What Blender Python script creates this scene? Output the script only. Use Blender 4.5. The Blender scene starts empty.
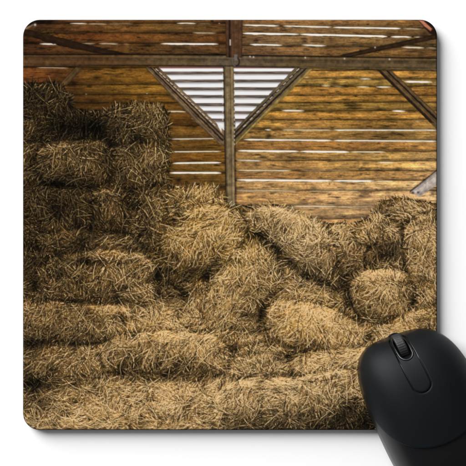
import numpy as np, math
# ---------------------------------------------------------------- the printed picture
# The pad carries a flat printed photograph of a hay barn.  It is drawn here straw by straw and
# board by board into an array of ink colours (sRGB) that becomes the print's colour attribute.
# Units: 1 = 1/414 of the pad's width, origin at the pad's printed top left corner minus (X0, Y0).
PX0, PY0, PX1, PY1 = 22.0, 19.0, 438.0, 431.0
PS = 5                                            # cells per unit while drawing
PW, PH = int((PX1-PX0)*PS), int((PY1-PY0)*PS)
rng = np.random.default_rng(11)

def smooth_noise(cx, cy, seed, oct=1):
    """value noise over the print, cells of cx by cy units, range about -1..1"""
    r = np.random.default_rng(seed); out = np.zeros((PH, PW), np.float32); amp = 1.0; tot = 0
    for o in range(oct):
        gw = int((PX1-PX0)/cx)+4; gh = int((PY1-PY0)/cy)+4
        g = r.uniform(-1, 1, (gh, gw)).astype(np.float32)
        x = np.arange(PW)/PS/cx+.5; y = np.arange(PH)/PS/cy+.5
        xi = x.astype(int); yi = y.astype(int); fx = x-xi; fy = y-yi
        fx = (fx*fx*(3-2*fx)).astype(np.float32); fy = (fy*fy*(3-2*fy)).astype(np.float32)
        rows = g[:, xi]*(1-fx)+g[:, xi+1]*fx
        out += amp*(rows[yi]*(1-fy)[:, None]+rows[yi+1]*fy[:, None])
        tot += amp; amp *= .55; cx = max(cx/2, .25); cy = max(cy/2, .25)
    return out/tot*1.5

def box_blur(a, r, n=2):
    for _ in range(n):
        for ax in (0, 1):
            p = np.concatenate([np.repeat(a.take([0], ax), r+1, ax), a, np.repeat(a.take([-1], ax), r, ax)], ax)
            c = np.cumsum(p, ax, dtype=np.float64)
            m = a.shape[ax]
            a = ((c.take(range(2*r+1, 2*r+1+m), ax)-c.take(range(0, m), ax))/(2*r+1)).astype(np.float32)
    return a

YY, XX = np.mgrid[0:PH, 0:PW].astype(np.float32)
XX = XX/PS+PX0; YY = YY/PS+PY0

def scatter_field(pts, sig, vals_n=1, step=2):
    """smooth field through scattered points (normalised gaussian weights), on a coarse lattice"""
    pts = np.array(pts, np.float32)
    gx = np.arange(PX0, PX1+4, 4); gy = np.arange(PY0, PY1+4, 4)
    GX, GY = np.meshgrid(gx, gy)
    d2 = (GX[..., None]-pts[:, 0])**2+(GY[..., None]-pts[:, 1])**2
    w = np.exp(-d2/(2*sig*sig))+1e-9/(1+d2)
    w /= w.sum(-1, keepdims=True)
    f = w@pts[:, 2:]
    x = (np.arange(PW)/PS)/4; y = (np.arange(PH)/PS)/4
    xi = x.astype(int); yi = y.astype(int); fx = (x-xi)[None, :, None]; fy = (y-yi)[:, None, None]
    top = f[yi][:, xi]*(1-fx)+f[yi][:, xi+1]*fx
    bot = f[yi+1][:, xi]*(1-fx)+f[yi+1][:, xi+1]*fx
    return (top*(1-fy)+bot*fy).astype(np.float32)

def poly_mask(P, soft=.35, rough=0, seed=0):
    """antialiased mask of a polygon (even-odd), edge wobbling by `rough`"""
    P = np.array(P, np.float32)
    x0, y0 = P.min(0)-3-rough*2; x1, y1 = P.max(0)+3+rough*2
    i0, i1 = max(0, int((x0-PX0)*PS)), min(PW, int((x1-PX0)*PS)+1)
    j0, j1 = max(0, int((y0-PY0)*PS)), min(PH, int((y1-PY0)*PS)+1)
    m = np.zeros((PH, PW), np.float32)
    if i1 <= i0 or j1 <= j0: return m
    X = XX[j0:j1, i0:i1]; Y = YY[j0:j1, i0:i1]
    if rough:
        X = X+rough*smooth_noise(2.5, 2.5, seed, 2)[j0:j1, i0:i1]
        Y = Y+rough*smooth_noise(2.5, 2.5, seed+1, 2)[j0:j1, i0:i1]
    ins = np.zeros(X.shape, bool); dist = np.full(X.shape, 1e9, np.float32)
    n = len(P)
    for k in range(n):
        ax, ay = P[k]; bx, by = P[(k+1) % n]
        c = ((ay > Y) != (by > Y)) & (X < (bx-ax)*(Y-ay)/(by-ay+1e-12)+ax)
        ins ^= c
        L2 = (bx-ax)**2+(by-ay)**2+1e-9
        t = np.clip(((X-ax)*(bx-ax)+(Y-ay)*(by-ay))/L2, 0, 1)
        dist = np.minimum(dist, np.hypot(X-ax-t*(bx-ax), Y-ay-t*(by-ay)))
    sd = np.where(ins, dist, -dist)
    m[j0:j1, i0:i1] = np.clip(sd/(2*soft)+.5, 0, 1)
    return m

def lay(C, mask, col):
    m = mask[..., None]
    C *= 1-m; C += m*col

def rgb(*c): return np.array(c, np.float32)/255.

def paint_wall():
    C = np.zeros((PH, PW, 3), np.float32)
    # wood tones across the wall
    tone = [(25,22,58,33,18),(45,22,60,36,20),(80,22,84,51,25),(125,22,92,58,27),(165,30,86,58,28),(200,25,90,60,28),(222,30,80,50,26),
            (30,40,56,32,17),(60,38,80,47,24),(90,40,82,48,22),(120,40,92,57,26),(150,40,98,62,28),(180,42,80,54,30),(210,42,80,52,28),
            (30,52,62,38,22),(70,52,70,43,22),(110,52,72,46,24),(150,52,76,50,28),
            (26,72,104,58,26),(45,72,98,56,26),(40,80,98,58,28),(62,74,78,46,22),(75,78,84,54,24),(95,75,108,72,28),(120,75,112,76,27),(145,76,118,80,28),(165,80,112,74,28),
            (70,92,66,42,18),(95,90,96,64,24),(120,92,116,78,26),(150,92,126,86,30),(175,100,110,74,28),
            (75,105,52,33,14),(100,104,62,40,17),(125,100,82,54,21),(160,105,106,72,28),(180,112,104,70,28),(195,125,108,72,28),
            (180,134,98,62,24),(210,134,96,62,28),(180,146,100,68,28),(210,146,112,74,26),(180,158,118,80,32),(212,158,132,92,34),(180,169,112,76,28),(212,169,118,82,30),(180,180,72,46,22),(212,180,88,58,28),(195,192,90,60,28),
            (255,22,88,60,32),(300,22,92,64,34),(350,23,84,58,30),(400,22,80,54,26),
            (255,40,88,62,38),(300,40,96,68,40),(340,40,98,70,40),(380,40,80,58,32),(420,40,76,54,28),(255,51,94,68,44),(300,52,98,70,40),(340,50,84,58,30),(380,52,86,60,30),(420,52,72,50,26),
            (320,75,150,108,44),(350,75,156,114,46),(370,74,142,102,44),(400,76,146,104,42),(430,76,132,94,38),
            (300,85,150,108,44),(330,85,154,110,48),(360,90,152,108,40),(400,92,130,90,36),(432,92,140,98,38),
            (285,100,150,106,40),(320,100,136,94,36),(350,100,136,94,36),(385,98,140,98,36),(425,104,136,96,38),
            (270,115,150,106,38),(300,112,140,98,38),(340,114,144,100,34),(380,116,140,98,38),(410,120,136,96,36),
            (260,126,158,110,44),(300,126,158,108,48),(340,126,148,102,42),(380,126,150,104,42),(425,128,150,106,46),
            (255,135,160,112,56),(290,135,162,112,56),(330,136,150,100,44),(370,135,112,72,32),(395,135,108,70,32),(425,135,150,104,50),
            (250,146,150,108,54),(290,146,158,112,54),(340,146,158,112,50),(390,146,160,116,52),(425,146,162,118,58),
            (250,157,158,114,60),(290,157,152,106,52),(330,157,164,116,56),(380,157,168,122,60),(430,157,172,126,68),
            (250,166,150,104,56),(290,166,150,104,52),(340,166,150,106,50),(390,166,166,120,58),(430,166,176,130,74),
            (250,176,150,106,60),(290,176,146,102,52),(340,176,160,114,58),(390,176,176,126,66),(430,178,186,138,84),
            (250,186,168,122,74),(290,186,172,124,70),(340,186,180,132,78),(390,187,188,142,90),(430,187,192,146,98),
            (250,198,162,116,68),(290,198,168,120,68),(340,198,186,136,84),(380,198,182,134,84),(425,200,186,140,94),
            (320,212,168,122,76),(350,214,172,128,82),(370,214,160,116,74)]
    C[:] = scatter_field(tone, 11)/255.
    # boards: dark seams, a rounded shade across each board, its own tone and grain
    zones = [((22,19,234,57), [15,24,33.6,44.4,56], 0), ((234,19,438,60), [16,26.6,35,46,58.5], .012),
             ((22,60,234,215), [60,68.2,85,95.5,103.5,112.2,126,139.6,152.2,163.6,173.4,187.6,203,220], 0),
             ((234,60,438,232), [62,71,79,87.2,96,103.2,111.6,120.4,130.4,141,151.8,161.6,171.2,181.2,191.6,206.6,219,232], 0)]
    ga = smooth_noise(26, 1.1, 21, 3); gb = smooth_noise(9, .55, 22, 2); blot = smooth_noise(11, 4, 23, 3); fine = smooth_noise(1.6, .8, 24, 2)
    warp = 1.1*smooth_noise(30, 7, 25, 2)
    shade = np.ones((PH, PW), np.float32)
    hueR = np.zeros((PH, PW), np.float32)
    for (x0, y0, x1, y1), ed, slope in zones:
        zm = (XX >= x0) & (XX < x1) & (YY >= y0) & (YY < y1)
        Yw = YY-slope*(XX-x0)+warp*.55
        for k in range(len(ed)-1):
            a, b = ed[k], ed[k+1]
            m = zm & (Yw >= a) & (Yw < b)
            t = (Yw[m]-a)/(b-a); w = b-a
            s = .90+.26*np.sin(np.pi*np.clip(t*1.1, 0, 1))-.18*t
            s *= 1-.48*np.exp(-((1-t)*w/.6)**2)-.34*np.exp(-(t*w/.55)**2)
            s *= 1+rng.uniform(-.10, .10)
            shade[m] = s; hueR[m] = rng.uniform(-.05, .05)
    C *= ((1+.10*np.clip((XX-225)/60, 0, 1))*(1+.20*np.clip((60-YY)/8, 0, 1))*shade*(1+.15*ga+.14*gb+.14*fine))[..., None]
    C *= (1-.38*np.clip(blot-.22, 0, 1))[..., None]
    C += (np.clip(-blot-.25, 0, 1)*.10)[..., None]*np.array([1, .78, .35], np.float32)*C.mean(-1, keepdims=True)*4
    C[..., 0] *= 1+hueR; C[..., 2] *= 1-hueR
    # knots, splits and dark flecks in the boards
    for k in range(330):
        x = rng.uniform(24, 437); y = rng.uniform(20, 222)
        if rng.random() < .12: rx, ry, d = rng.uniform(1, 2.4), rng.uniform(.5, 1.1), rng.uniform(.3, .6)
        else: rx, ry, d = rng.uniform(1.5, 9), rng.uniform(.2, .55), rng.uniform(.3, .7)
        i0, i1 = max(0, int((x-3*rx-PX0)*PS)), min(PW, int((x+3*rx-PX0)*PS)); j0, j1 = max(0, int((y-3*ry-PY0)*PS)), min(PH, int((y+3*ry-PY0)*PS))
        if i1 <= i0 or j1 <= j0: continue
        q = ((XX[j0:j1, i0:i1]-x)/rx)**2+((YY[j0:j1, i0:i1]-y+.8*warp[j0:j1, i0:i1])/ry)**2
        C[j0:j1, i0:i1] *= (1-d*np.exp(-q*q))[..., None]
    for x, y, rx, ry, d in [(97,78,4,2,.6),(335,84,5,2.6,.55),(353,107,6,3,.5),(380,110,5,1.5,.5),(148,46,7,1.6,.6),(141,98,4,2.2,.55),(269,136,3,4,.6),(393,135,22,2.4,.35),(179,181,3,3,.6),
                            (305,42,2.6,2,.6),(398,170,3,2.2,.5),(362,182,3,2.5,.5),(300,158,18,1,.5),(268,128,4,1.5,.45),(320,202,6,1.5,.4),(365,196,4,3,.35)]:
        q = ((XX-x)/rx)**2+((YY-y)/ry)**2
        C *= (1-d*np.exp(-q)*(.6+.4*(gb > -.2)))[..., None]
    gy = C.mean(-1, keepdims=True); wr = np.clip((XX-225)/50, 0, 1)[..., None]
    C += wr*(.14*(gy-C)+.09*C); C *= np.array([1.01, 1.0, .96], np.float32)
    spl = np.clip(smooth_noise(8, 1.0, 95, 3)-.42, 0, 1)*np.clip(smooth_noise(20, 6, 96, 2)+.45, 0, 1)
    C *= (1-np.clip(spl*2.4, 0, .42))[..., None]
    # daylight gaps between boards
    gaps = [(70,24,88,24.2,1.1,.95),(88,24.2,108,24.6,1,.6),(108,24.4,134,24.2,.8,.4),(177,23.7,197,23.9,1.2,.9),(197,24,213,24.2,.6,.4),(218.8,24,220.6,24,1.5,1),
            (40,44.4,61,44.8,1.4,1),(81,44,96,44.2,1.1,.5),(99,44.3,119,44.4,1.5,.62),(124,44.6,130,44.7,.8,.5),(193,33.3,217,33.8,.9,.75),(161,44.3,219,44.6,1.7,1),
            (37,68,69,68.6,.8,.6),(85.6,94.8,87.6,94.8,1.5,.9),(70,103.4,75,103.6,.9,.6),(83,112.2,104,112.6,1.1,.75),(146.4,94,148.4,94,1.6,.95),(167,111.8,187,112.2,1.3,.85),
            (192,119,196,121,1,.9),(171,139.6,221,139.2,1.0,.9),(171,152.4,222,152,1.2,.9),(173,163.8,222,163.2,1.9,1),(170,173.4,222,173.4,2,1),(167,187.6,219,187.4,1.5,.98),
            (243,25.6,280,26.4,1.4,1),(283,26.6,333,27.8,1.4,1),(333,27.9,402,29,1.6,1),(402,29.1,422,29.5,1.1,.6),(243,33.9,300,35,2.1,1),(300,35,388,37,2.2,1),(391,37.2,412,37.6,1.7,1),(414,37.6,424,37.9,1.3,.8),
            (250,45,283,45.8,1.7,.96),(302,45.6,327,46.4,1.6,.9),(402,47.8,425,48.4,1.7,.85),(426,48.4,438,48.6,1.1,.55),
            (282,111,305,111.4,1.5,1),(322,86.2,331,86.6,1.2,.75),(333,87,345,87.2,.8,.4),(305,78,309,78,1.2,.9),(360,79.2,372,79.5,1.1,.9),(357,87.2,370,87.4,1.1,.85),(376,87.5,392,87.6,1.3,.95),(404.5,82,433,82.8,1.9,1),(392,111.4,406,111.8,1.7,1),
            (432,85,438,85,1,.5),(415,122,422,122,.9,.6),(265,130.2,272,130.4,1.6,1),(282,130.4,333,130.6,1.0,.85),(333,130.6,438,130.8,1.3,.95),(244,140.2,333,141,1.6,1),(333,141,438,141.8,1.4,.98),
            (238,151.4,300,152,2.0,1),(300,152,350,152.4,1.9,1),(350,152.4,386,152.6,1.4,.85),(237,160.8,263,161.5,1.1,.9),(378,163,395,163.2,1.4,.85),(237,171,292,171.2,1.2,.85),(300,171.2,350,171.4,.6,.4),
            (237,180.6,333,181.4,2.1,1),(333,181.4,375,181.6,1.9,1),(375,181.6,394,181.8,1.1,.75),(236,191.2,297,191.6,.8,.75),(310,191.6,360,191.7,.6,.5),(293,206.5,338,206.8,1.0,.85),(338,206.8,376,206.8,.8,.5),(368,200,371,200,1,.6),(350,47,360,47,.5,.3)]
    jag = .2*smooth_noise(7, 30, 31, 3)
    for x0, y0, x1, y1, th, br in gaps:
        i0, i1 = max(0, int((x0-2-PX0)*PS)), min(PW, int((x1+2-PX0)*PS)); j0, j1 = max(0, int((min(y0, y1)-3-PY0)*PS)), min(PH, int((max(y0, y1)+3-PY0)*PS))
        X = XX[j0:j1, i0:i1]; Y = YY[j0:j1, i0:i1]; t = (X-x0)/(x1-x0)
        yc = y0+(y1-y0)*t+jag[j0:j1, i0:i1]*.8
        half = th*.42*np.clip(np.minimum(t, 1-t)*(x1-x0)/6+.12, 0, 1)*(1+jag[j0:j1, i0:i1]*1.3)
        m = np.clip((half-np.abs(Y-yc))/.28+.5, 0, 1)*np.clip(np.minimum(X-x0, x1-X)/.5+.5, 0, 1)*br
        halo = np.exp(-((Y-yc)/1.7)**2)*np.clip(np.minimum(t, 1-t)*(x1-x0)/4+.2, 0, 1)*.25*br
        S = C[j0:j1, i0:i1]
        S += halo[..., None]*np.array([.9, .75, .5], np.float32)*(1-S)
        S *= 1-m[..., None]; S += m[..., None]*(rgb(255, 238, 208) if br < .9 else rgb(255, 248, 236))
    # slatted window
    tri = poly_mask([(159.5,68.2),(297,68.2),(240,131),(223,131)], .4)
    W = np.empty_like(C); W[:] = rgb(250, 248, 247)
    for yL, yR in [(73.7,73.3),(81.8,81.5),(89.4,89.4),(97,97.3),(105,105.4),(112.3,113.6),(120.4,121.2)]:
        yc = yL+(yR-yL)*(XX-160)/136+.25*ga
        m = np.clip((1.5-np.abs(YY-yc))/.5+.5, 0, 1)
        lay(W, m, (rgb(100, 86, 76)*(1+.35*gb)[..., None]))
        W *= (1-.25*np.exp(-((YY-yc-2.2)/.6)**2))[..., None]
    lay(C, tri, W)
    lay(C, poly_mask([(159,67),(297,67),(296,68.9),(160,68.9)], .4), rgb(128, 88, 76))
    # timbers: (corners, colour, grain direction)
    u45 = smooth_noise(3, 3, 41, 2)
    def timber(P, col, gdir, seed, soft=.4, rough=.25, light=0., edge=.45):
        P = np.array(P, float); m = poly_mask(P, soft, rough, seed)
        dx, dy = gdir; L = math.hypot(dx, dy); dx /= L; dy /= L
        v = -dy*XX+dx*YY; u = dx*XX+dy*YY
        r = np.random.default_rng(seed)
        n1 = np.interp(v.ravel(), np.arange(-500, 700, .55), r.uniform(-1, 1, len(np.arange(-500, 700, .55)))).reshape(v.shape)
        n2 = np.interp(v.ravel()+.6*u45.ravel(), np.arange(-500, 700, .3), r.uniform(-1, 1, len(np.arange(-500, 700, .3)))).reshape(v.shape)
        base = rgb(*col)*(1+.20*n1+.14*n2+.16*u45+.18*blot*.6)[..., None].astype(np.float32)
        inner = box_blur(m, 5, 1)
        base = base*(1-edge*(1-np.clip(inner*1.6-.6, 0, 1)))[..., None]
        lay(C, m, base)
    timber([(22,28.5),(50,35),(75,42),(100,48),(128,54.5),(128,57),(100,54),(70,48.5),(50,43.5),(22,34.5)], (38, 24, 15), (10, 2.5), 51, .5, .4)
    timber([(338,56.2),(380,46.5),(438,34.2),(438,39.2),(395,48.6),(352,57.4)], (50, 34, 20), (10, -2.2), 52, .5, .3)
    timber([(22,55.4),(130,54.8),(232,55.4),(438,58.6),(438,71.2),(330,68.8),(232,66.6),(130,66),(22,67.2)], (88, 70, 45), (10, .1), 53, .45, .2)
    bm = poly_mask([(22,55.4),(130,54.8),(170,55.2),(170,66.2),(130,66),(22,67.2)], .5)*np.clip((175-XX)/70, 0, 1)
    C *= (1-bm[..., None]*(1-np.array([.92, .80, .70], np.float32)))
    cm = poly_mask([(200,55.4),(290,56.4),(290,67.8),(200,66.6)], .5)*np.clip(1-np.abs(XX-235)/60, 0, 1)
    C += cm[..., None]*np.array([.0, .015, .045], np.float32)
    # edges of the long beam: a dark seam above, a pale one below
    for f, dk in ((lambda x: np.interp(x, [22,130,232,438], [55.2,54.8,55.6,58.9]), -.6), (lambda x: np.interp(x, [22,130,232,438], [67.3,66.2,67,71.4]), -.35)):
        C *= (1+dk*np.exp(-((YY-f(XX))/.7)**2))[..., None]
    C += (.16*np.exp(-((YY-np.interp(XX, [232,330,438], [66.2,68.3,70.6]))/.6)**2)*(XX > 300)*(gb > -.3))[..., None]*np.array([1, .85, .5], np.float32)
    timber([(76,67.4),(84.5,68.6),(66,87),(57.5,87)], (84, 62, 34), (-9, 9.5), 54, .4, .3)
    timber([(145.5,67.6),(158.6,68.2),(225,131.5),(225,146),(220,144.5),(196,122.5)], (116, 92, 66), (10, 10.4), 55, .4, .3)
    timber([(149.6,67.6),(151.2,67.6),(224,140.5),(223,142)], (48, 33, 22), (10, 10.4), 56, .4, .3)
    timber([(153.4,68),(154.6,68),(224,136.4),(224,137.8)], (56, 42, 30), (10, 10.4), 57, .4, .3)
    timber([(295.5,68.6),(313,69),(235,144.5),(234,131)], (110, 92, 66), (-10, 10.6), 58, .4, .3)
    timber([(309.5,69),(314,69),(236,146),(234,143)], (158, 130, 70), (-10, 10.6), 59, .4, .35)
    timber([(305.5,69),(307.6,69),(234,141),(234,138.5)], (44, 33, 22), (-10, 10.6), 60, .4, .3)
    timber([(300,68.8),(302.2,68.8),(234,136),(234,133.5)], (60, 48, 36), (-10, 10.6), 64, .4, .3)
    timber([(377.5,70.5),(391.8,71),(438,115),(438,130),(431,123.5)], (100, 76, 48), (10, 9.9), 61, .4, .35)
    timber([(377.5,70.5),(380.5,70.5),(434,123),(431,123.5)], (46, 33, 20), (10, 9.9), 62, .4, .3)
    timber([(386,71),(388,71),(438,119.5),(438,122)], (42, 31, 20), (10, 9.9), 66, .4, .3)
    # pale flecks along the braces where the slats end
    for k, (ax, ay, bx, by) in enumerate([(156.8,70,215,126), (299,69.8,244.5,127)]):
        for t in np.linspace(.02, 1, 17):
            x, y = ax+(bx-ax)*t, ay+(by-ay)*t; sx = 1.7 if k == 0 else -1.7
            lay(C, poly_mask([(x-sx*1.25, y-1.6), (x-sx*.8, y-2.0), (x+sx*.75, y+.3), (x+sx*.3, y+.7)], .35)*(.9 if (int(t*97)+k) % 4 else .4), rgb(232, 222, 206))
    timber([(225.8,19),(243,19),(242.5,58),(226.5,58)], (78, 52, 34), (.2, 10), 63, .4, .15)
    C *= (1-.55*np.exp(-((XX-229.8)/.9)**2)*(YY < 58))[..., None]*np.ones(3, np.float32)
    lay(C, poly_mask([(230,40),(231.3,40),(231.3,46),(230,46)], .4), rgb(200, 190, 180))
    timber([(224,66.8),(234.2,67),(235.3,130),(235.6,207.5),(226.5,207.5),(225,130)], (120, 100, 70), (.15, 10), 65, .4, .25)
    C *= (1-.6*np.exp(-((XX-np.interp(YY, [67,207], [224.3,226.8]))/.9)**2)*((YY > 67) & (YY < 207)))[..., None]
    C *= (1-.45*np.exp(-((XX-np.interp(YY, [67,207], [234.4,236.4]))/.8)**2)*((YY > 122) & (YY < 207)))[..., None]
    for y in np.arange(70, 146, 4.1):
        for x in (223.2, 234.9):
            if y < 128 or x > 230: lay(C, poly_mask([(x-.5, y), (x+.5, y), (x+.5, y+1.9), (x-.5, y+1.9)], .35)*.75, rgb(225, 214, 196))
    lay(C, poly_mask([(217,123),(222,127),(222,133),(219,128)], .4), rgb(240, 238, 236))
    # iron ring on the post, nail heads
    d = np.hypot((XX-236.3)/3.4, (YY-62.2)/4.3)
    lay(C, np.clip((.28-np.abs(d-1))/.12, 0, 1)*.85, rgb(34, 30, 28)); lay(C, np.exp(-((d-1)/.16)**2)*(XX < 236)*.55, rgb(165, 158, 150))
    lay(C, poly_mask([(234.5,55),(238,55),(237.6,61),(235,61)], .4)*.8, rgb(120, 112, 104))
    for x, y in [(254,57.6),(250.5,57.2),(305.7,58.2),(345,59.2),(390,59.8),(375.5,48)]:
        lay(C, np.exp(-((XX-x)**2+(YY-y)**2)/.7), rgb(215, 208, 198))
    # pale stick at the right, salmon patch in the top right corner, straw caught on the left beam
    timber([(411,192.2),(438,170.6),(438,185.2),(419.5,197.4)], (204, 188, 175), (26, -19), 67, .4, .15, edge=.15)
    C *= (1-.65*np.exp(-((YY-(191.6-(XX-411)*.79))/1.0)**2)*(XX > 410))[..., None]
    C *= (1-.7*np.exp(-((XX-413.4)**2+(YY-193.2)**2)/2)-.7*np.exp(-((XX-418.5)**2+(YY-193)**2)/1.2))[..., None]
    lay(C, poly_mask([(404,19),(438,19),(438,38),(430,34),(419,21.5)], .6), rgb(36, 22, 14))
    lay(C, poly_mask([(419,20.6),(424,21.4),(432.6,29.4),(431,31.6),(425,27)], .6), rgb(196, 122, 92)*(1+.12*ga[..., None]))
    lay(C, poly_mask([(25,29.5),(33,24.5),(34,25.6),(27,30)], .4)*.6, rgb(150, 140, 120)); lay(C, np.exp(-((XX-35.5)**2+(YY-25.3)**2)/1.6), rgb(225, 220, 205))
    gm = np.exp(-(((XX-52)/18)**2+((YY-34-.2*(XX-52))/3)**2))*np.clip(fine+.3, 0, 1)
    C += gm[..., None]*np.array([.10, .11, .02], np.float32)
    C *= (1-.6*poly_mask([(22,16),(60,19),(50,24),(34,23),(22,30)], 1.2))[..., None]
    return C

HAYTOP = [(22,84),(40,82.5),(52,83),(64,87),(70,96),(72,109),(90,112.5),(106,112),(112,106),(128,104),(150,103.5),(163,105.5),(167,112),(168,140),(167,185),(176,188),(190,186.5),(203,184.5),(214,188),(222,193),(229,206),(236,209),(246,206.5),(262,205),(275,204.5),(290,208.5),(304,216),(318,221),(334,223.5),(358,223),(368,219),(377,209),(384,201),(396,198),(411,199.5),(424,202),(438,204)]
HAYL = {90:[(30,33),(50,36),(66,38)], 110:[(30,32),(50,33),(70,34),(90,30),(110,44),(130,60),(150,62),(165,54)],
 130:[(30,58),(50,34),(70,21),(90,19),(106,26),(116,52),(130,55),(150,60),(165,62)], 150:[(30,54),(50,55),(70,60),(90,55),(108,48),(130,56),(150,76),(165,66)],
 170:[(30,48),(50,62),(70,68),(90,66),(110,55),(130,60),(150,76),(165,68)], 190:[(30,40),(50,36),(70,38),(90,48),(110,66),(130,56),(150,70),(170,78),(190,98),(210,98),(224,80)],
 210:[(30,38),(50,30),(70,33),(90,45),(110,64),(130,48),(150,60),(170,78),(190,108),(210,128),(232,104),(250,100),(270,115),(290,116),(310,122),(330,118),(350,112),(370,112),(380,84),(395,92),(412,112),(430,108)],
 230:[(30,42),(50,56),(70,58),(90,45),(110,66),(130,62),(150,66),(170,98),(190,132),(210,142),(230,130),(248,92),(262,78),(274,100),(290,126),(310,131),(330,116),(350,108),(370,132),(390,116),(410,130),(430,126)],
 250:[(30,42),(50,58),(70,58),(90,50),(110,76),(130,70),(150,76),(170,88),(190,126),(210,142),(230,126),(246,120),(262,98),(276,88),(292,116),(310,126),(330,116),(350,102),(368,90),(382,52),(396,58),(412,110),(430,122)],
 270:[(30,32),(50,48),(70,65),(90,76),(110,92),(130,92),(148,84),(163,58),(185,92),(200,88),(215,112),(230,126),(250,121),(270,110),(288,98),(304,100),(320,76),(338,96),(352,84),(370,112),(390,112),(406,94),(418,108),(432,112)],
 290:[(30,58),(50,70),(70,70),(90,86),(110,96),(130,102),(150,96),(164,64),(180,62),(200,92),(220,117),(240,122),(254,102),(265,80),(280,122),(300,128),(320,118),(334,92),(346,64),(358,100),(374,126),(392,124),(410,88),(430,112)],
 310:[(30,80),(50,86),(70,80),(90,80),(110,92),(130,112),(150,117),(170,104),(190,112),(210,120),(230,124),(250,100),(262,66),(276,126),(294,142),(312,148),(330,140),(346,108),(358,80),(376,116),(396,132),(416,120),(432,112)],
 330:[(30,74),(50,80),(70,82),(90,84),(110,106),(130,124),(150,134),(170,138),(190,138),(210,132),(230,122),(250,108),(264,106),(280,134),(300,144),(320,144),(340,138),(356,124),(372,126),(392,122)],
 350:[(30,64),(50,80),(70,86),(90,86),(110,94),(130,92),(150,108),(170,114),(190,126),(210,132),(230,114),(250,106),(270,114),(290,106),(308,128),(330,148),(350,142),(366,134)],
 370:[(30,76),(50,86),(70,96),(90,100),(110,94),(130,94),(150,94),(170,98),(185,98),(200,110),(220,112),(240,132),(260,142),(278,112),(298,124),(318,138),(340,132),(360,120)],
 390:[(30,52),(48,78),(70,106),(90,110),(110,112),(130,122),(150,127),(170,132),(190,132),(210,132),(230,138),(250,140),(270,140),(290,142),(310,142),(330,134),(350,124),(370,108)],
 410:[(30,74),(50,90),(70,112),(90,122),(110,127),(130,127),(150,127),(170,131),(190,127),(210,126),(230,116),(250,116),(270,116),(290,116),(310,116),(330,110),(350,88),(370,72)],
 430:[(30,112),(50,122),(70,122),(90,122),(110,122),(130,120),(150,116),(170,116),(190,116),(210,116),(230,110),(250,110),(270,106),(290,106),(310,100),(330,88),(350,74),(370,62)]}
# dark hollows between the bales: x, y, half width, half height, tilt, strength
HOLES = [(78,126,26,9,0,.28),(58,184,9,5,.2,.5),(60,212,12,10,0,.25),(98,132,10,6,.4,.45),(158,276,6,8,.5,.55),(172,284,9,5,.3,.5),(184,295,5,6,0,.6),(207,276,5,9,0,.45),(200,262,4,5,0,.2),
         (262,236,9,5,.8,.55),(278,252,9,4.5,.95,.5),(292,264,6,4,.9,.45),(306,275,5,4,.3,.45),(322,284,9,3.6,.55,.5),(335,289,7,3,.5,.3),(384,256,14,6,-.1,.45),(372,264,9,3.5,-.2,.4),(345,285,5,9,.1,.5),(349,302,6,6,.3,.45),
         (263,312,4,9,.25,.6),(266,328,6,5,0,.25),(413,300,4,7,-.5,.5),(292,356,10,6,.1,.5),(235,348,5,5,0,.4),(36,284,7,8,.5,.4),(34,385,10,9,.1,.45),(31,342,6,5,0,.3),(120,372,7,4,.6,.35),(178,366,3,9,.1,.4),(158,362,2.5,10,-.15,.3),(140,360,2.5,10,.1,.3),
         (128,358,3,9,.2,.35),(166,372,6,3,0,.3),(108,200,3,6,.2,.3),(345,412,16,10,-.5,.3),(366,420,12,8,0,.35),(375,205,7,4,-.4,.35),(392,206,5,3,.2,.3),(88,262,14,5,.6,.35),(75,304,12,3,.1,.2),(96,320,12,7,0,.15),(145,232,8,4,.4,.3),(90,190,5,4,0,.3),
         (140,138,4,6,.2,.35),(135,205,8,10,0,.3),(420,280,5,6,.4,.25),(240,262,4,3,.4,.2),(318,400,8,4,0,.2),(255,395,5,3,0,.2),(225,420,6,4,0,.2),(205,372,3,5,.3,.3)]
# pale ridges where light catches the tops: x0,y0,x1,y1, width, gain
RIDGES = [(175,212,215,206,7,.2),(250,210,300,214,6,.15),(45,150,105,148,5,.2),(48,258,120,252,5,.15),(60,300,130,306,4,.15),(112,338,222,338,6,.05),(268,304,350,322,6,.2),(355,276,408,272,5,.2),(225,378,320,372,6,.2),(330,372,362,355,5,.15),
          (150,300,185,330,5,.2),(130,250,158,268,5,.15),(212,258,235,300,5,.1),(370,232,400,222,6,.1),(415,235,435,240,8,.1),(28,420,120,415,5,.1),(120,395,215,392,8,.08),(384,318,425,310,6,.15),(290,228,325,250,9,.12)]


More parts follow.
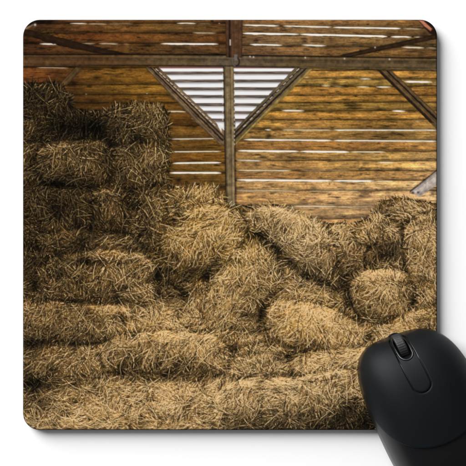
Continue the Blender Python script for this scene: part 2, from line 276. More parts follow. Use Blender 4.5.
# the bales and heaps from the back to the front: outline, lie of the straw (degrees), how strictly, lit top, dark foot
BALES = [([(22,84),(50,83),(68,87),(72,112),(70,137),(48,142),(22,140)],80,.35,.10,.2), ([(68,109),(112,109),(112,150),(58,150)],85,.4,0,.2),
 ([(109,107),(130,104),(165,105),(167,128),(168,146),(140,148),(108,146)],65,.35,.12,.25), ([(106,147),(140,144),(168,144),(168,187),(150,194),(112,191)],70,.35,.12,.25),
 ([(22,118),(36,121),(44,150),(40,186),(22,192)],72,.5,.05,.15), ([(38,152),(48,144),(62,141),(100,140),(113,148),(111,178),(92,189),(46,184),(36,168)],72,.4,.22,.35),
 ([(22,184),(60,188),(96,187),(101,236),(60,250),(22,250)],62,.3,.1,.2), ([(124,192),(168,186),(176,212),(162,246),(126,252)],58,.3,.1,.25), ([(93,192),(110,188),(126,191),(129,232),(112,238),(95,235)],98,.5,.15,.25),
 ([(165,192),(183,188),(204,184),(224,193),(230,208),(202,216),(170,224)],55,.45,.15,.3), ([(36,236),(75,229),(130,236),(152,256),(120,264),(44,257)],22,.4,.12,.2),
 ([(370,221),(384,203),(411,200),(438,205),(438,217),(404,226)],-35,.35,.1,.3), ([(330,226),(358,223),(369,240),(363,264),(348,277),(335,272)],72,.4,.12,.3), ([(356,228),(366,219),(378,211),(394,222),(404,240),(372,247),(358,242)],-50,.45,.25,.2),
 ([(404,226),(420,216),(438,213),(438,334),(424,332),(412,292),(403,252)],62,.35,.2,.15), ([(245,214),(262,206),(290,209),(318,221),(333,238),(337,262),(329,281),(312,282),(292,262),(270,240),(250,230)],62,.4,.22,.4),
 ([(156,270),(190,276),(214,272),(212,318),(180,328),(158,305)],35,.3,0,.1), ([(160,243),(168,226),(186,211),(214,205),(238,211),(248,227),(240,246),(224,262),(211,277),(186,281),(166,264)],55,.55,.25,.45),
 ([(212,272),(232,246),(262,244),(278,262),(283,286),(264,300),(258,332),(214,337),(204,312)],84,.5,.1,.2), ([(280,280),(314,280),(348,288),(362,330),(346,318),(310,304),(276,302)],-22,.4,0,.1), ([(336,284),(354,276),(360,310),(350,322),(338,306)],70,.3,0,.1), ([(350,284),(364,271),(392,267),(408,274),(415,296),(406,313),(385,324),(362,320),(351,302)],60,.4,.28,.4),
 ([(376,328),(400,316),(438,306),(438,350),(376,350)],25,.35,.15,.1), ([(37,272),(58,256),(100,250),(140,252),(156,265),(158,292),(150,306),(100,304),(50,300),(37,288)],66,.4,.28,.4),
 ([(22,302),(60,301),(128,306),(138,334),(110,342),(60,346),(22,348)],66,.4,.2,.35), ([(118,292),(150,284),(166,304),(188,332),(130,338)],-42,.5,.1,.1), ([(186,334),(230,330),(262,333),(268,350),(228,356),(216,342)],45,.35,.1,.2),
 ([(267,312),(278,301),(310,302),(346,315),(366,330),(364,346),(330,353),(286,346),(266,332)],72,.5,.25,.3), ([(226,352),(262,344),(296,350),(302,372),(256,381),(226,376)],40,.3,.1,.25), ([(290,356),(330,350),(368,346),(374,370),(340,376),(298,382)],30,.4,.2,.2),
 ([(22,346),(60,344),(106,346),(112,374),(60,388),(22,384)],60,.4,.1,.3), ([(98,346),(118,336),(165,331),(214,335),(229,348),(228,371),(202,381),(130,379),(106,371)],82,.6,.25,.35),
 ([(22,246),(46,250),(46,300),(22,304)],60,.3,0,.1), ([(380,240),(402,240),(404,268),(372,266),(366,256)],86,.5,0,.1),
 ([(22,384),(110,374),(236,378),(236,431),(22,431)],17,.45,.0,.0), ([(214,400),(226,384),(256,376),(300,377),(340,370),(374,372),(384,431),(216,431)],58,.35,.3,.5)]

def bale_masks():
    return [poly_mask(P, 1.2, 1.1, 200+7*i) for i, (P, *_) in enumerate(BALES)]

def hay_fields(masks):
    pts = [(x, y, v) for y, r in HAYL.items() for x, v in r]
    L = scatter_field(pts, 8.5)[..., 0]
    for x, y, a, b, t, s in HOLES:
        c, q = math.cos(t), math.sin(t)
        X = (XX-x)*c+(YY-y)*q; Y = -(XX-x)*q+(YY-y)*c
        L = L*(1-min(.9, 1.3*s)*np.exp(-((X/a)**2+(Y/b)**2)**1.3))
    for x0, y0, x1, y1, w, g in RIDGES:
        L2 = (x1-x0)**2+(y1-y0)**2
        t = np.clip(((XX-x0)*(x1-x0)+(YY-y0)*(y1-y0))/L2, 0, 1)
        d = np.hypot(XX-x0-t*(x1-x0), YY-y0-t*(y1-y0))
        L = L*(1+g*np.exp(-(d/w)**2))
    # each bale: paler along its top, darker at its foot, and dark where it leans over what lies behind
    for i, (P, a, k, top, foot) in enumerate(BALES):
        m = masks[i]; py = np.array(P, float); H = py[:, 1].max()-py[:, 1].min()
        has = m > .5
        ty = np.where(has.any(0), has.argmax(0)/PS+PY0, 1e3)
        kern = np.ones(15)/15; ty = np.where(ty < 900, np.convolve(np.where(ty < 900, ty, py[:, 1].mean()), kern, 'same'), ty)
        d = np.clip((YY-ty[None, :]), 0, H)
        g = 1.04+1.7*top*np.exp(-(d/7)**2)-1.9*foot*np.clip(d/H-.35, 0, 1)*1.1
        halo = box_blur(m, 14, 2); sh = np.clip(1-1.5*halo*(1-m)*(.6 if top+foot > .2 else .3), .25, 1)
        sh = sh*(1-np.clip(1.5*box_blur(m, 6, 2)*(1-m), 0, 1)*(.72 if top+foot > .2 else .3))
        L = L*np.where(m > .02, m*g+(1-m)*sh, sh)
    return L

HAYHUE = [(40,100,1.22,.96,.5),(60,170,1.22,.95,.52),(100,200,1.26,.94,.48),(140,150,1.2,.96,.52),(40,250,1.24,.95,.5),(90,270,1.24,.95,.5),(40,330,1.22,.95,.54),(90,380,1.2,.96,.58),
          (205,235,1.25,.97,.40),(185,200,1.22,.96,.48),(235,250,1.22,.97,.44),(190,255,1.24,.96,.42),(150,280,1.2,.96,.56),(150,320,1.21,.96,.55),(170,360,1.2,.96,.57),(150,410,1.19,.96,.6),
          (270,215,1.16,.97,.66),(300,235,1.15,.97,.68),(310,260,1.14,.97,.7),(245,285,1.19,.96,.57),(300,320,1.23,.96,.48),(330,330,1.22,.96,.5),(380,290,1.19,.96,.58),(400,220,1.18,.96,.62),(425,240,1.17,.96,.65),
          (350,250,1.2,.95,.58),(410,310,1.2,.96,.57),(230,330,1.19,.96,.58),(260,400,1.15,.97,.68),(300,410,1.14,.97,.7),(340,390,1.15,.97,.68),(260,370,1.17,.97,.63),(60,425,1.18,.96,.62),(360,350,1.17,.96,.62)]
# lie of the straw: x, y, angle (0 = level, 90 = upright), how much it keeps to it 0..1
HAYDIR = [(40,95,60,.3),(90,110,90,.3),(75,160,70,.4),(140,140,65,.4),(160,150,80,.5),(60,205,70,.3),(115,205,75,.5),(150,200,60,.3),(195,195,60,.5),(190,225,50,.6),(225,245,70,.6),(175,250,60,.5),(60,245,35,.5),(100,250,30,.3),(130,265,-25,.4),
          (90,285,60,.4),(140,295,-40,.5),(90,310,5,.6),(50,335,60,.4),(100,345,65,.3),(165,340,10,.5),(165,360,80,.6),(210,350,20,.4),(60,380,35,.4),(90,400,30,.4),(60,420,18,.6),(150,395,15,.5),(190,415,20,.4),
          (270,215,-20,.3),(300,245,60,.3),(320,270,70,.5),(240,290,80,.5),(225,315,60,.4),(300,308,-20,.5),(310,330,75,.5),(345,325,60,.4),(240,345,50,.4),(250,375,10,.6),(300,378,20,.5),(270,405,75,.3),(320,405,50,.4),(240,425,80,.4),
          (380,215,-30,.4),(415,225,-25,.3),(430,250,60,.4),(385,250,85,.6),(380,275,15,.4),(385,295,70,.4),(405,285,-60,.5),(400,315,15,.4),(425,300,50,.4),(350,345,40,.3),(350,395,40,.4)]

def paint_hay(C):
    masks = bale_masks()
    L = hay_fields(masks)
    hue = scatter_field(HAYHUE, 16)
    ang = scatter_field([(x, y, math.cos(2*math.radians(a))*k, math.sin(2*math.radians(a))*k) for x, y, a, k in HAYDIR], 12)
    tw = smooth_noise(13, 13, 71, 2); tw2 = smooth_noise(6, 6, 72, 1)
    clump = smooth_noise(9, 8, 73, 3); tuft = smooth_noise(3.4, 3.4, 74, 2)
    hm = poly_mask(HAYTOP+[(438,431),(22,431)], .5, .9, 75)
    pock = smooth_noise(5, 4, 76, 3); pock2 = smooth_noise(2.6, 2.2, 77, 2)
    dark = np.clip((pock-.12)*2.2, 0, 1)*.42+np.clip((pock2-.25)*2, 0, 1)*.26
    Lc = L*(1.13+.17*clump+.15*tuft)*(1.05-1.15*dark)
    hue = hue*np.array([1.075, .965, .76], np.float32)*1.09
    base = (Lc[..., None]*hue/255.)
    und = base*.42
    lay(C, hm, und)
    inside = hm > .5
    H, W = PH, PW
    def straws(n, tmin, tmax, lmin, lmax, wmin, wmax, spread, seed, shadow=.0, where=None, lie=None):
        r = np.random.default_rng(seed)
        # roots: uniform over the hay
        bx = (PX0, 80, PX1, PY1)
        if where is not None:
            jj, ii = np.nonzero(where[::10, ::10] > .3)
            bx = (PX0+ii.min()*10/PS, PY0+jj.min()*10/PS, PX0+(ii.max()+1)*10/PS, PY0+(jj.max()+1)*10/PS)
            n = int(n*(bx[2]-bx[0])*(bx[3]-bx[1])/100)+4          # n straws for each 10 x 10 units
        px = r.uniform(bx[0], bx[2], n); py = r.uniform(bx[1], bx[3], n)
        ix = np.clip(((px-PX0)*PS).astype(int), 0, W-1); iy = np.clip(((py-PY0)*PS).astype(int), 0, H-1)
        k = inside[iy, ix] if where is None else (where[iy, ix] > r.uniform(.2, .8, n))
        k &= inside[np.clip(iy-int(3.2*PS), 0, H-1), ix]
        px, py, ix, iy = px[k], py[k], ix[k], iy[k]; n = len(px)
        a2 = ang[iy, ix]; keep = np.hypot(a2[:, 0], a2[:, 1]); th = .5*np.arctan2(a2[:, 1], a2[:, 0])
        if lie is not None: th = np.full(n, math.radians(lie[0]))+lie[2][iy, ix]; keep = np.full(n, lie[1])
        th = th+(1-keep)*1.5*tw[iy, ix]+.5*tw2[iy, ix]+r.normal(0, 1, n)*spread*(1.25-keep)
        flip = r.random(n) < .1; th = np.where(flip, r.uniform(0, np.pi, n), th)
        ln = np.exp(r.uniform(math.log(lmin), math.log(lmax), n)); wd = r.uniform(wmin, wmax, n)
        bend = r.normal(0, .35, n)
        tone = r.uniform(tmin, tmax, n) if tmax > 0 else np.clip(np.exp(r.normal(tmin, -tmax, n)), .08, 3.2)
        if tmax < 0: wd = wmin+(wmax-wmin)*r.beta(1.3, 2.6, n)
        dx, dy = np.cos(th), -np.sin(th)
        hues = hue[iy, ix]*np.stack([np.ones(n), 1+r.normal(0, .025, n), 1+r.normal(0, .10, n)], 1)
        wash = (r.random(n) < .25)[:, None]*r.uniform(0, .6, n)[:, None]
        hues = hues*(1-wash)+wash*np.array([1.14, .98, .74])
        Lr = Lc[iy, ix]**.8*L[iy, ix]**.2
        up = np.clip((tone-.9)/1.2, 0, .75)[:, None]; dn = np.clip((.75-tone)/.6, 0, .6)[:, None]
        hues = hues*(1-up)+up*np.array([1.16, .985, .70]); hues = hues*(1-dn)+dn*np.array([1.28, .93, .5])
        col = hues*(Lr*tone*(1+.6*np.clip((85-Lr)/60, 0, 1)*np.clip((tone-1)*2, 0, 1))/255)[:, None]
        # sample every straw along and across
        for lo in range(0, n, 6000):
            s = slice(lo, min(n, lo+6000)); m = s.stop-s.start
            nu = int(lmax*PS*1.1) if lmax*PS < 260 else 280
            lens = ln[s]; nu = int(lens.max()*PS*1.05)+2
            t = np.linspace(-.5, .5, nu)[None, :]
            cxs = px[s][:, None]+dx[s][:, None]*lens[:, None]*t-dy[s][:, None]*bend[s][:, None]*lens[:, None]*(t*t-.08)
            cys = py[s][:, None]+dy[s][:, None]*lens[:, None]*t+dx[s][:, None]*bend[s][:, None]*lens[:, None]*(t*t-.08)
            taper = np.clip((.5-np.abs(t))*6+.35, 0, 1)
            vis = r.uniform(.85, 1.1, (m, 1))*(1+.12*np.sin(t*r.uniform(4, 14, (m, 1))+r.uniform(0, 6, (m, 1))))
            K = int(math.ceil(wmax*PS))+1
            vs = np.linspace(-.5, .5, K)
            tt = np.broadcast_to(t, cxs.shape)
            passes = ([(1.0, None)] if not shadow else [(shadow, (.35, .5)), (1.0, None)])
            for gain, off in passes:
                X = cxs+(off[0] if off else 0); Y = cys+(off[1] if off else 0)
                for v in (vs[1:-1:2] if off else vs[np.argsort(-np.abs(vs))]):
                    x = X-dy[s][:, None]*v*wd[s][:, None]*taper; y = Y+dx[s][:, None]*v*wd[s][:, None]*taper
                    jx = ((x-PX0)*PS).astype(np.int32); jy = ((y-PY0)*PS).astype(np.int32)
                    ok = (jx >= 0) & (jx < W) & (jy >= 0) & (jy < H)
                    if off:
                        q = ok
                        f = np.unique((jy*W+jx)[q]) if False else (jy*W+jx)[q]
                        C.reshape(-1, 3)[f] *= gain
                    else:
                        prof = 1.0-.25*(v*2)**2+.10*v*np.sign(dx[s])[:, None]
                        cc = col[s][:, None, :]*(vis*prof)[..., None]
                        C.reshape(-1, 3)[(jy*W+jx)[ok]] = cc[ok]
    straws(30000, .2, .75, 6, 14, .35, .65, .75, 81)
    straws(30000, .2, 1.2, 6, 15, .3, .6, .7, 82, 0)
    for i, (P, a, k, top, foot) in enumerate(BALES):
        # the straw drapes: level along the top of a bale, leaning outward down its sides
        mk = masks[i]; Pa = np.array(P, float); xc = Pa[:, 0].mean(); hw_ = (Pa[:, 0].max()-Pa[:, 0].min())/2
        has = mk > .5; ty = np.where(has.any(0), has.argmax(0)/PS+PY0, 1e3)
        dtop = np.clip(YY-ty[None, :], 0, 60)
        wtop = (.85 if top > .15 else .4)*np.exp(-(dtop/7)**2)
        lean = math.radians(34)*np.clip((XX-xc)/hw_, -1.2, 1.2)*(1 if a > 45 else .3)
        off = (lean*(1-wtop)-wtop*math.radians(a-8 if a < 100 else a-172)).astype(np.float32)
        lie = (a, min(.8, k+.15), off+.35*tw+.35*tw2)
        sd = 300+10*i
        straws(60, -.55, -.6, 4, 15, .3, .9, .5, sd, 0, masks[i], lie)
        straws(80, -.3, -.55, 4, 18, .18, .58, .45, sd+1, 0, masks[i], lie)
        straws(64, -.1, -.55, 5, 18, .15, .48, .40, sd+2, .55, masks[i], lie)
        straws(36, .1, -.6, 4, 17, .15, .45, .42, sd+4, .55, masks[i], lie)
        straws(2.4, .5, -.4, 9, 26, .22, .5, .6, sd+5, .6, masks[i], lie)
    straws(2400, .2, -.5, 7, 24, .22, .5, .7, 86, .6)
    # bring the local mean back to the tones noted for each spot
    lum = C@np.array([.3, .59, .11], np.float32)
    bl = box_blur(lum*hm, 14, 2); tg = box_blur(Lc*hm/255*(hue@np.array([.3, .59, .11], np.float32)), 14, 2)
    g = np.clip(tg/(bl+1e-3), .55, 1.8)
    edge = box_blur(hm, 6, 2)
    g = 1+(g-1)*edge
    C *= g[..., None]
    # crisper light and dark between neighbouring straws, then the mean once more
    Y3 = np.array([.3, .59, .11], np.float32)
    lum = box_blur(C@Y3, 1, 1)+.004; bl = box_blur(C@Y3, 9, 2)+.004
    C *= np.where(hm > .5, np.clip(lum/bl, .15, 2.2)**.58, 1)[..., None]
    l2 = C@Y3
    bl = box_blur(np.minimum(l2, .88)*hm, 12, 2)
    C *= (1+(np.clip(tg/(bl+1e-3), .6, 1.6)-1)*edge)[..., None]
    # clefts where one bale lies in front of another, paler upper edges
    K = np.ones((PH, PW), np.float32); jit = np.clip(.62+.85*smooth_noise(8, 8, 97, 3), 0, 1.2)
    fuzz = smooth_noise(2.6, 2.6, 98, 2)
    for i, (P, a, k, top, foot) in enumerate(BALES):
        m = masks[i]; q = 1. if top > .15 else .55
        n_, w_ = box_blur(m, 10, 2)*(1+.5*fuzz), box_blur(m, 26, 2)
        K = (K*(1-np.clip(q*jit*(.95*n_+.5*w_), 0, .66)))*(1-m)+m*(1-.35*(1-K))
        rim = np.clip(m-np.roll(w_, int(2.5*PS), 0), 0, 1)*m
        K = K*(1+.20*q*rim*(top > .1))
    C *= (1+(K-1)*edge)[..., None]
    # the gaps stay brown, not black
    soft = (tg/.97)[..., None]*np.array([1.28, .95, .50], np.float32)
    C += (.13*(hm > .5))[..., None]*(soft-C)
    # highlights roll off to pale straw
    mx = C.max(-1); k = np.where((mx > .84) & (hm > .5), (.84+.15*(1-np.exp(-(mx-.84)/.15)))/np.maximum(mx, 1e-3), 1)
    C *= k[..., None]
    lift = (np.clip((mx-.7)/.6, 0, .45)*(hm > .5))[..., None]
    C += lift*(C.max(-1, keepdims=True)*np.array([1, .91, .76], np.float32)-C)
    return C

def paint_print():
    C = paint_wall()
    C = paint_hay(C)
    # straw hanging off the top left beam
    C = np.clip(C, .015, 1)
    C = C+.018*(1-C)
    n2 = smooth_noise(.8, .8, 91, 1)
    C = np.clip(C*(1+.03*n2[..., None]*(C.mean(-1, keepdims=True) < .75)), .01, 1)
    # halve to the printing raster
    C = C[:PH//2*2, :PW//2*2]
    h, w = C.shape[:2]
    C = .72*C+.28*box_blur(C, 1, 2)
    return box_blur(C, 1, 1)[::2, ::2]*.5+C.reshape(h//2, 2, w//2, 2, 3).mean((1, 3))*.5

def get_print(): return paint_print()
# ---------------------------------------------------------------- scene
import bpy, bmesh
from mathutils import Vector, Matrix
scene = bpy.context.scene
COL = scene.collection
U = 0.2701/466.0                       # metres for one unit of the picture, on top of the pad
PAD_T = 0.0050                         # pad thickness
CAM_D = 0.80
def wx(x): return (x-233.0)*U
def wy(y): return (233.0-y)*U

def link(name, me, parent=None, mat=None):
    o = bpy.data.objects.new(name, me); COL.objects.link(o)
    if mat is not None: me.materials.append(mat)
    if parent is not None: o.parent = parent
    return o
def mesh_from(name, V, F, smooth=True):
    me = bpy.data.meshes.new(name); me.from_pydata([tuple(v) for v in V], [], F); me.validate(); me.update()
    if smooth: me.polygons.foreach_set('use_smooth', [True]*len(me.polygons))
    return me
def tag(o, label, cat, group=None):
    o['label'] = label; o['category'] = cat
    if group: o['group'] = group

def new_mat(name):
    m = bpy.data.materials.new(name); m.use_nodes = True
    n = m.node_tree.nodes; l = m.node_tree.links
    return m, n, l, n['Principled BSDF']
def noise_bump(n, l, p, scale, strength, dist=.0002, detail=3):
    tc = n.new('ShaderNodeTexCoord'); nz = n.new('ShaderNodeTexNoise'); bp = n.new('ShaderNodeBump')
    nz.inputs['Scale'].default_value = scale; nz.inputs['Detail'].default_value = detail
    bp.inputs['Strength'].default_value = strength; bp.inputs['Distance'].default_value = dist
    l.new(tc.outputs['Object'], nz.inputs['Vector']); l.new(nz.outputs['Fac'], bp.inputs['Height']); l.new(bp.outputs['Normal'], p.inputs['Normal'])
    return nz
def plain(name, col, rough, spec=.5, bump=None, vary=.0, coat=0):
    m, n, l, p = new_mat(name)
    p.inputs['Base Color'].default_value = (*col, 1); p.inputs['Roughness'].default_value = rough
    p.inputs['Specular IOR Level'].default_value = spec
    if coat: p.inputs['Coat Weight'].default_value = coat; p.inputs['Coat Roughness'].default_value = .08
    if bump:
        nz = noise_bump(n, l, p, *bump)
        if vary:
            rr = n.new('ShaderNodeMapRange'); rr.inputs['To Min'].default_value = rough-vary; rr.inputs['To Max'].default_value = rough+vary
            l.new(nz.outputs['Fac'], rr.inputs['Value']); l.new(rr.outputs['Result'], p.inputs['Roughness'])
    return m

M_table = plain('white_laminate', (.90, .90, .905), .55, .25, (60, .04, .0002), .05)
M_rubber = plain('black_rubber', (.012, .012, .013), .75, .3, (900, .5, .0003))
M_shell = plain('matte_black_plastic', (.0021, .0035, .0048), .56, .13, (2600, .07, .00010), .04)
M_hull = plain('dark_plastic', (.0028, .0030, .0036), .36, .25, (2200, .04, .00008), .03)
M_strip = plain('strip_plastic', (.0030, .0040, .0049), .50, .14, (2600, .05, .0001), .03)
M_bezel = plain('glossy_black_plastic', (.006, .007, .008), .18, .5, (1500, .02, .00005), .02)
M_wheel = plain('wheel_rubber', (.012, .012, .013), .55, .4, (1500, .3, .0002), .05)

# ---- the white surface
V = [(-3,-3,0),(3,-3,0),(3,3,0),(-3,3,0)]
table = link('tabletop', mesh_from('tabletop', V, [(0,1,2,3)], False), None, M_table)
table['kind'] = 'structure'

# ---- the mouse pad
pad = bpy.data.objects.new('mouse_pad', None); COL.objects.link(pad)
L_, R_, T_, B_ = 22.7, 437.4, 19.4, 430.3            # pad edges in the picture
RC = 17.0
cx_, cy_ = wx((L_+R_)/2), wy((T_+B_)/2)
hw, hh = (R_-L_)/2*U, (B_-T_)/2*U
pad.location = (cx_, cy_, 0)
tag(pad, 'square mouse pad printed with hay bales in a wooden barn, on the white surface', 'mouse pad')

def rrect(hw, hh, r, n=14):
    P = []
    for sx, sy, a0 in ((1,1,0),(-1,1,90),(-1,-1,180),(1,-1,270)):
        for k in range(n+1):
            a = math.radians(a0+90*k/n); P.append((sx*(hw-r)+r*math.cos(a), sy*(hh-r)+r*math.sin(a)))
    return P
rc = RC*U
rings = [(.0012, 0.0), (.0004, .0003), (0, .0009), (0, PAD_T-.0013), (.00008, PAD_T-.0008), (.0004, PAD_T-.0003), (.0012, PAD_T-.0003)]
V = []; F = []
for ins, z in rings:
    V += [(x, y, z) for x, y in rrect(hw-ins, hh-ins, rc-ins)]
n = len(rrect(hw, hh, rc))
for k in range(len(rings)-1):
    for i in range(n): F.append((k*n+i, k*n+(i+1) % n, (k+1)*n+(i+1) % n, (k+1)*n+i))
F.append(tuple(range(n))[::-1]); F.append(tuple((len(rings)-1)*n+i for i in range(n)))
link('rubber_base', mesh_from('rubber_base', V, F), pad, M_rubber)

# printed cloth top: a fine sheet whose ink colours are the picture drawn above
INK = get_print()
ih, iw = INK.shape[:2]
GAIN = 1.0/1.34                                       # paper white of the print under this light
lin = np.where(INK <= .04045, INK/12.92, ((INK+.055)/1.055)**2.4)*GAIN
e = .0004; thw, thh, tr = hw-e, hh-e, rc-e
NY, NX = 1000, 1010
ys = np.linspace(thh, -thh, NY)
over = np.clip(np.abs(ys)-(thh-tr), 0, None)
xe = thw-tr+np.sqrt(np.clip(tr*tr-over*over, 0, None))
t = np.linspace(-1, 1, NX)
X = xe[:, None]*t[None, :]; Y = np.repeat(ys[:, None], NX, 1)
qx = np.abs(X)-(thw-tr); qy = np.abs(Y)-(thh-tr)
de = tr-np.where((qx > 0) & (qy > 0), np.hypot(qx, qy), np.maximum(qx, qy))      # distance in from the edge
Z = PAD_T-.00032*np.exp(-np.clip(de, 0, 1)/.00022)
co = np.stack([X, Y, Z], -1).reshape(-1, 3).astype(np.float32)
u = ((X+cx_)/U+233.6-PX0)*(iw/(PX1-PX0))-.5; v = (233.7-(Y+cy_)/U-PY0)*(ih/(PY1-PY0))-.5
u = np.clip(u, 0, iw-1.001); v = np.clip(v, 0, ih-1.001); ui = u.astype(int); vi = v.astype(int); fu = (u-ui)[..., None]; fv = (v-vi)[..., None]
c = (lin[vi, ui]*(1-fu)+lin[vi, ui+1]*fu)*(1-fv)+(lin[vi+1, ui]*(1-fu)+lin[vi+1, ui+1]*fu)*fv
me = bpy.data.meshes.new('printed_cloth')
nq = (NY-1)*(NX-1)
a = (np.arange(NY-1)[:, None]*NX+np.arange(NX-1)[None, :]).reshape(-1)
quads = np.stack([a, a+NX, a+NX+1, a+1], 1).astype(np.int32)
me.vertices.add(NY*NX); me.loops.add(nq*4); me.polygons.add(nq)
me.vertices.foreach_set('co', co.reshape(-1))
me.loops.foreach_set('vertex_index', quads.reshape(-1))
me.polygons.foreach_set('loop_start', np.arange(0, nq*4, 4, dtype=np.int32))
me.update(calc_edges=True)
me.polygons.foreach_set('use_smooth', np.ones(nq, bool))
at = me.color_attributes.new('ink', 'FLOAT_COLOR', 'POINT')
at.data.foreach_set('color', np.concatenate([c.reshape(-1, 3), np.ones((NY*NX, 1))], 1).astype(np.float32).reshape(-1))
M_print, nn, ll, pp = new_mat('printed_cloth_ink')
ca = nn.new('ShaderNodeVertexColor'); ca.layer_name = 'ink'
ll.new(ca.outputs['Color'], pp.inputs['Base Color'])
pp.inputs['Roughness'].default_value = .85; pp.inputs['Specular IOR Level'].default_value = .0
tc = nn.new('ShaderNodeTexCoord'); wv = [nn.new('ShaderNodeTexWave') for _ in (0, 1)]
for w, d in zip(wv, 'XY'):
    w.bands_direction = d; w.inputs['Scale'].default_value = 900; w.inputs['Distortion'].default_value = .6
    ll.new(tc.outputs['Object'], w.inputs['Vector'])
mx = nn.new('ShaderNodeMath'); mx.operation = 'MAXIMUM'; ll.new(wv[0].outputs['Fac'], mx.inputs[0]); ll.new(wv[1].outputs['Fac'], mx.inputs[1])
bp = nn.new('ShaderNodeBump'); bp.inputs['Strength'].default_value = .12; bp.inputs['Distance'].default_value = .0001
ll.new(mx.outputs[0], bp.inputs['Height']); ll.new(bp.outputs['Normal'], pp.inputs['Normal'])
link('printed_cloth', me, pad, M_print)

# ---- the mouse (millimetres, front = +y), seen from above
mouse = bpy.data.objects.new('computer_mouse', None); COL.objects.link(mouse)
tag(mouse, 'black wireless computer mouse with scroll wheel, on the lower right corner of the pad', 'computer mouse')
TH = math.radians(25.5)
FRONT, REAR = 48.6, -56.0
PK = -16.0                                             # where the back is highest
def half_w(y):
    W = 32.4+.7*np.clip((20-y)/60, 0, 1)
    q = np.where(y > -6, np.abs(y+6)/(FRONT+6), np.abs(y+6)/(-6-REAR)); nn_ = np.where(y > -6, 3.4, 2.7)
    return W*np.clip(1-q**nn_, 0, 1)**(1/nn_)
def crown(y):
    q = np.where(y > PK, np.abs(y-PK)/(FRONT-PK), np.abs(y-PK)/(PK-REAR)); p = np.where(y > PK, 3.0, 2.5)
    return 36.0*np.clip(1-q**p, 0, 1)**(1/np.where(y > PK, 2.7, 2.5))
NS = 2.75
def height(x, y):
    w = half_w(y)+1e-6
    return crown(y)*np.clip(1-np.clip(np.abs(x)/w, 0, 1)**NS, 0, 1)**(1/NS)
SLOT = (0.0, 42.2, 3.8, 6.0)                           # wheel slot: centre, half width, half length
STR = (0.0, 33.0, 5.4, 16.4)                           # strip behind and round the wheel
def capsule(c, grow=0., n=96):
    x0, y0, a, b = c; a += grow; b += grow; P = []
    for k in range(n):
        t = 2*math.pi*k/n; s, q = math.sin(t), math.cos(t)
        P.append((x0+a*q, y0+a*s+(b-a)*max(-1, min(1, s*3))))
    return np.array(P)
def recess(x, y):
    return 5.5*np.exp(-((x/(SLOT[2]+.4))**6+((y-SLOT[1])/(SLOT[3]+.3))**6))

# hull: the whole body
ny, nx = 150, 90
tt = np.linspace(0, math.pi, ny); ys = (FRONT+REAR)/2+(FRONT-REAR)/2*np.cos(tt)
V = []; F = []
for y in ys:
    w = float(half_w(np.array(y))); h = float(crown(np.array(y)))
    for k in range(nx+1):
        a = math.pi*k/nx; ca, sa = math.cos(a), math.sin(a)
        x = w*math.copysign(abs(ca)**(2/NS), ca); z = h*abs(sa)**(2/NS)
        dz = recess(x, y) if z > 3 else 0.
        inset = .35 if (z > .45*h) else 0
        V.append((x, y, max(0, z-dz-inset)))
for j in range(ny-1):
    for k in range(nx): F.append((j*(nx+1)+k, j*(nx+1)+k+1, (j+1)*(nx+1)+k+1, (j+1)*(nx+1)+k))
F.append(tuple(j*(nx+1) for j in range(ny))+tuple(j*(nx+1)+nx for j in range(ny-1, -1, -1)))
S = .001
LIFT = 1.1                                              # on glide feet
def mm(V): return [(x*S, (y-.11*x*min(1., max(0., y/44)))*S, (z+LIFT)*S) for x, y, z in V]   # the front edge is cut slightly askew
hull = link('body', mesh_from('body', mm(V), F), mouse, M_hull)
hull['label'] = 'glossier dark lower body with the palm end'

# shell outline: follows the body at the front and sides, round lobe at the back
def shell_outline(n=240, g=.972):
    P = []
    yj, tip = 13.5, -14.0                               # where the lobe begins, its tip
    for k in range(n):
        t = 2*math.pi*k/n
        c, s = math.cos(t), math.sin(t)
        if s >= 0:
            y = yj+(FRONT-.9-yj)*s**.80; w = float(half_w(np.array(y)))*g
            if s > .6:
                # close the front along its own rounded outline
                pass
            P.append((math.copysign(w, c) if abs(c) > 1e-9 else 0, y))
        else:
            wj = float(half_w(np.array(yj)))*g
            y = yj+(tip-yj)*abs(s)**.92
            q = (yj-y)/(yj-tip); w = wj*max(0, 1-q**2.1)**(1/2.05)
            P.append((math.copysign(w, c) if abs(c) > 1e-9 else 0, y))
    return np.array(P)
def resample(P, n):
    Q = np.vstack([P, P[:1]]); d = np.r_[0, np.cumsum(np.hypot(*np.diff(Q, axis=0).T))]
    s = np.linspace(0, d[-1], n, endpoint=False)
    return np.stack([np.interp(s, d, Q[:, 0]), np.interp(s, d, Q[:, 1])], 1)
def align(P, c):
    """start a closed outline at the point straight to the right of c, evenly by angle"""
    a = np.unwrap(np.arctan2(P[:, 1]-c[1], P[:, 0]-c[0])); return P, a
NA = 240
dense = resample(shell_outline(4000), 4000)
cen = (0., 26.)
def by_angle(P, n):
    a = np.arctan2(P[:, 1]-cen[1], P[:, 0]-cen[0]) % (2*math.pi); o = np.argsort(a); a, P = a[o], P[o]
    a = np.r_[a[-1]-2*math.pi, a, a[0]+2*math.pi]; P = np.vstack([P[-1:], P, P[:1]])
    t = np.linspace(0, 2*math.pi, n, endpoint=False)
    return np.stack([np.interp(t, a, P[:, 0]), np.interp(t, a, P[:, 1])], 1)
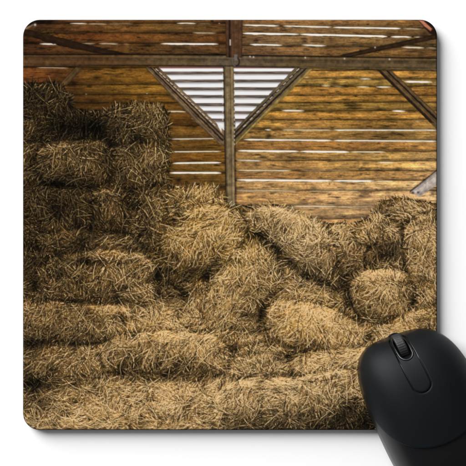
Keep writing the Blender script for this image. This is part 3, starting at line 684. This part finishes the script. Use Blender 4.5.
def ring_patch(inner, outer, zf, rows, inner_drop, outer_drop, bev=.35):
    """a sheet between two outlines lying on zf, with rounded lips turned down at both rims"""
    n = len(inner); V = []; F = []
    d_in = inner+(outer-inner)*0; 
    dirs = (outer-inner)/np.linalg.norm(outer-inner, axis=1)[:, None]
    L = []
    for dz, off in ((inner_drop, 0.), (bev*.9, .0), (bev*.3, bev*.3), (0., bev)):
        P = inner+dirs*off; L.append((P, -dz))
    for r in np.linspace(0, 1, rows+2)[1:-1]:
        P = inner+dirs*bev+(outer-dirs*bev-inner-dirs*bev)*r; L.append((P, 0.))
    for dz, off in ((0., bev), (bev*.3, bev*.3), (bev*.9, 0.), (outer_drop, 0.)):
        P = outer-dirs*off; L.append((P, -dz))
    for P, dz in L:
        z = zf(P[:, 0], P[:, 1])+dz
        V += [(p[0], p[1], max(.3, zz)) for p, zz in zip(P, z)]
    for k in range(len(L)-1):
        for i in range(n): F.append((k*n+i, (k+1)*n+i, (k+1)*n+(i+1) % n, k*n+(i+1) % n))
    return V, F
zs = lambda x, y: height(x, y)+.75
outer = by_angle(dense, NA); inner = by_angle(capsule(STR, .35, 2000), NA)
V, F = ring_patch(inner, outer, zs, 46, 1.3, 1.5, .45)
link('top_shell', mesh_from('top_shell', mm(V), F), mouse, M_shell)
# strip round the wheel, then the bezel lip of the slot
cen = (0., 40.)
so = by_angle(capsule(STR, -.25, 2000), NA); si = by_angle(capsule(SLOT, .75, 2000), NA)
V, F = ring_patch(si, so, lambda x, y: height(x, y)+.55, 14, 1.2, 1.2, .3)
link('centre_strip', mesh_from('centre_strip', mm(V), F), mouse, M_strip)
cen = (0., 42.2)
bo = by_angle(capsule(SLOT, .65, 2000), NA); bi = by_angle(capsule(SLOT, -.25, 2000), NA)
V, F = ring_patch(bi, bo, lambda x, y: height(x, y)+.85, 4, 3.2, 1.2, .3)
link('wheel_bezel', mesh_from('wheel_bezel', mm(V), F), mouse, M_bezel)
# scroll wheel: ribbed rubber tyre on a plastic hub
zw = float(height(np.array(0.), np.array(42.2)))
RW = 8.2; wc = (0., 42.2, zw+1.5-RW)
V = []; F = []
prof = [(-2.5, RW-2.2), (-2.5, RW-.6), (-2.15, RW-.12), (-1.6, RW), (1.6, RW), (2.15, RW-.12), (2.5, RW-.6), (2.5, RW-2.2)]
na = 144
for k in range(na):
    a = 2*math.pi*k/na; rib = .22*(0.5-0.5*math.cos(a*36))
    for x, r in prof:
        rr = r-(rib if abs(x) < 2 else 0); V.append((wc[0]+x, wc[1]+rr*math.cos(a), wc[2]+rr*math.sin(a)))
m_ = len(prof)
for k in range(na):
    for j in range(m_-1): F.append((k*m_+j, k*m_+j+1, ((k+1) % na)*m_+j+1, ((k+1) % na)*m_+j))
wheel = link('scroll_wheel', mesh_from('scroll_wheel', mm(V), F), mouse, M_wheel)
V = []; F = []
for x in (-2.3, 2.3):
    for k in range(48):
        a = 2*math.pi*k/48; V.append((wc[0]+x, wc[1]+(RW-1.6)*math.cos(a), wc[2]+(RW-1.6)*math.sin(a)))
for k in range(48): F.append((k, (k+1) % 48, 48+(k+1) % 48, 48+k))
F.append(tuple(range(48))[::-1]); F.append(tuple(range(48, 96)))
link('hub', mesh_from('hub', mm(V), F, False), wheel, M_bezel)
# glide feet under the mouse
for (x, y, a, b) in ((0, 42, 14, 3.2), (0, -40, 14, 3.2)):
    P = capsule((0, 0, b, b), 0, 32)*np.array([a/b, 1]); V = [(x+p[0], y+p[1], z) for z in (-1.1, .25) for p in P]; n = len(P)
    F = [(k, (k+1) % n, n+(k+1) % n, n+k) for k in range(n)]+[tuple(range(n))[::-1], tuple(range(n, 2*n))]
    link('glide_foot', mesh_from('glide_foot', mm(V), F, False), mouse, M_bezel)
# place it: MX, MY say where its middle stands on the pad
MX, MY = 429.1, 410.6
mouse.location = (wx(MX), wy(MY), PAD_T)
mouse.rotation_euler = (0, 0, TH)

# ---- light: one big soft lamp from the upper left, faint even studio light all round
def area(name, loc, target, size, power, col=(1, 1, 1)):
    d = bpy.data.lights.new(name, 'AREA'); d.shape = 'DISK'; d.size = size; d.energy = power; d.color = col
    o = bpy.data.objects.new(name, d); COL.objects.link(o); o.location = loc
    o.rotation_euler = (Vector(target)-Vector(loc)).to_track_quat('-Z', 'Y').to_euler()
    return o
area('key_lamp', (-4.4, 4.4, 3.0), (0, 0, 0), 6.2, 1290)
world = bpy.data.worlds.new('World'); scene.world = world; world.use_nodes = True
bg = world.node_tree.nodes['Background']; bg.inputs['Color'].default_value = (1, 1, 1, 1); bg.inputs['Strength'].default_value = .2

# ---- camera, straight above
cd = bpy.data.cameras.new('camera'); cam = bpy.data.objects.new('camera', cd); COL.objects.link(cam)
cam.location = (0, 0, PAD_T+CAM_D); cam.rotation_euler = (0, 0, 0)
cd.sensor_fit = 'HORIZONTAL'; cd.sensor_width = 36; cd.lens = 36*CAM_D/0.2701; cd.clip_start = .01; cd.clip_end = 50
scene.camera = cam
scene.view_settings.view_transform = 'Standard'; scene.view_settings.look = 'None'; scene.view_settings.exposure = 0; scene.view_settings.gamma = 1
scene.cycles.max_bounces = 6
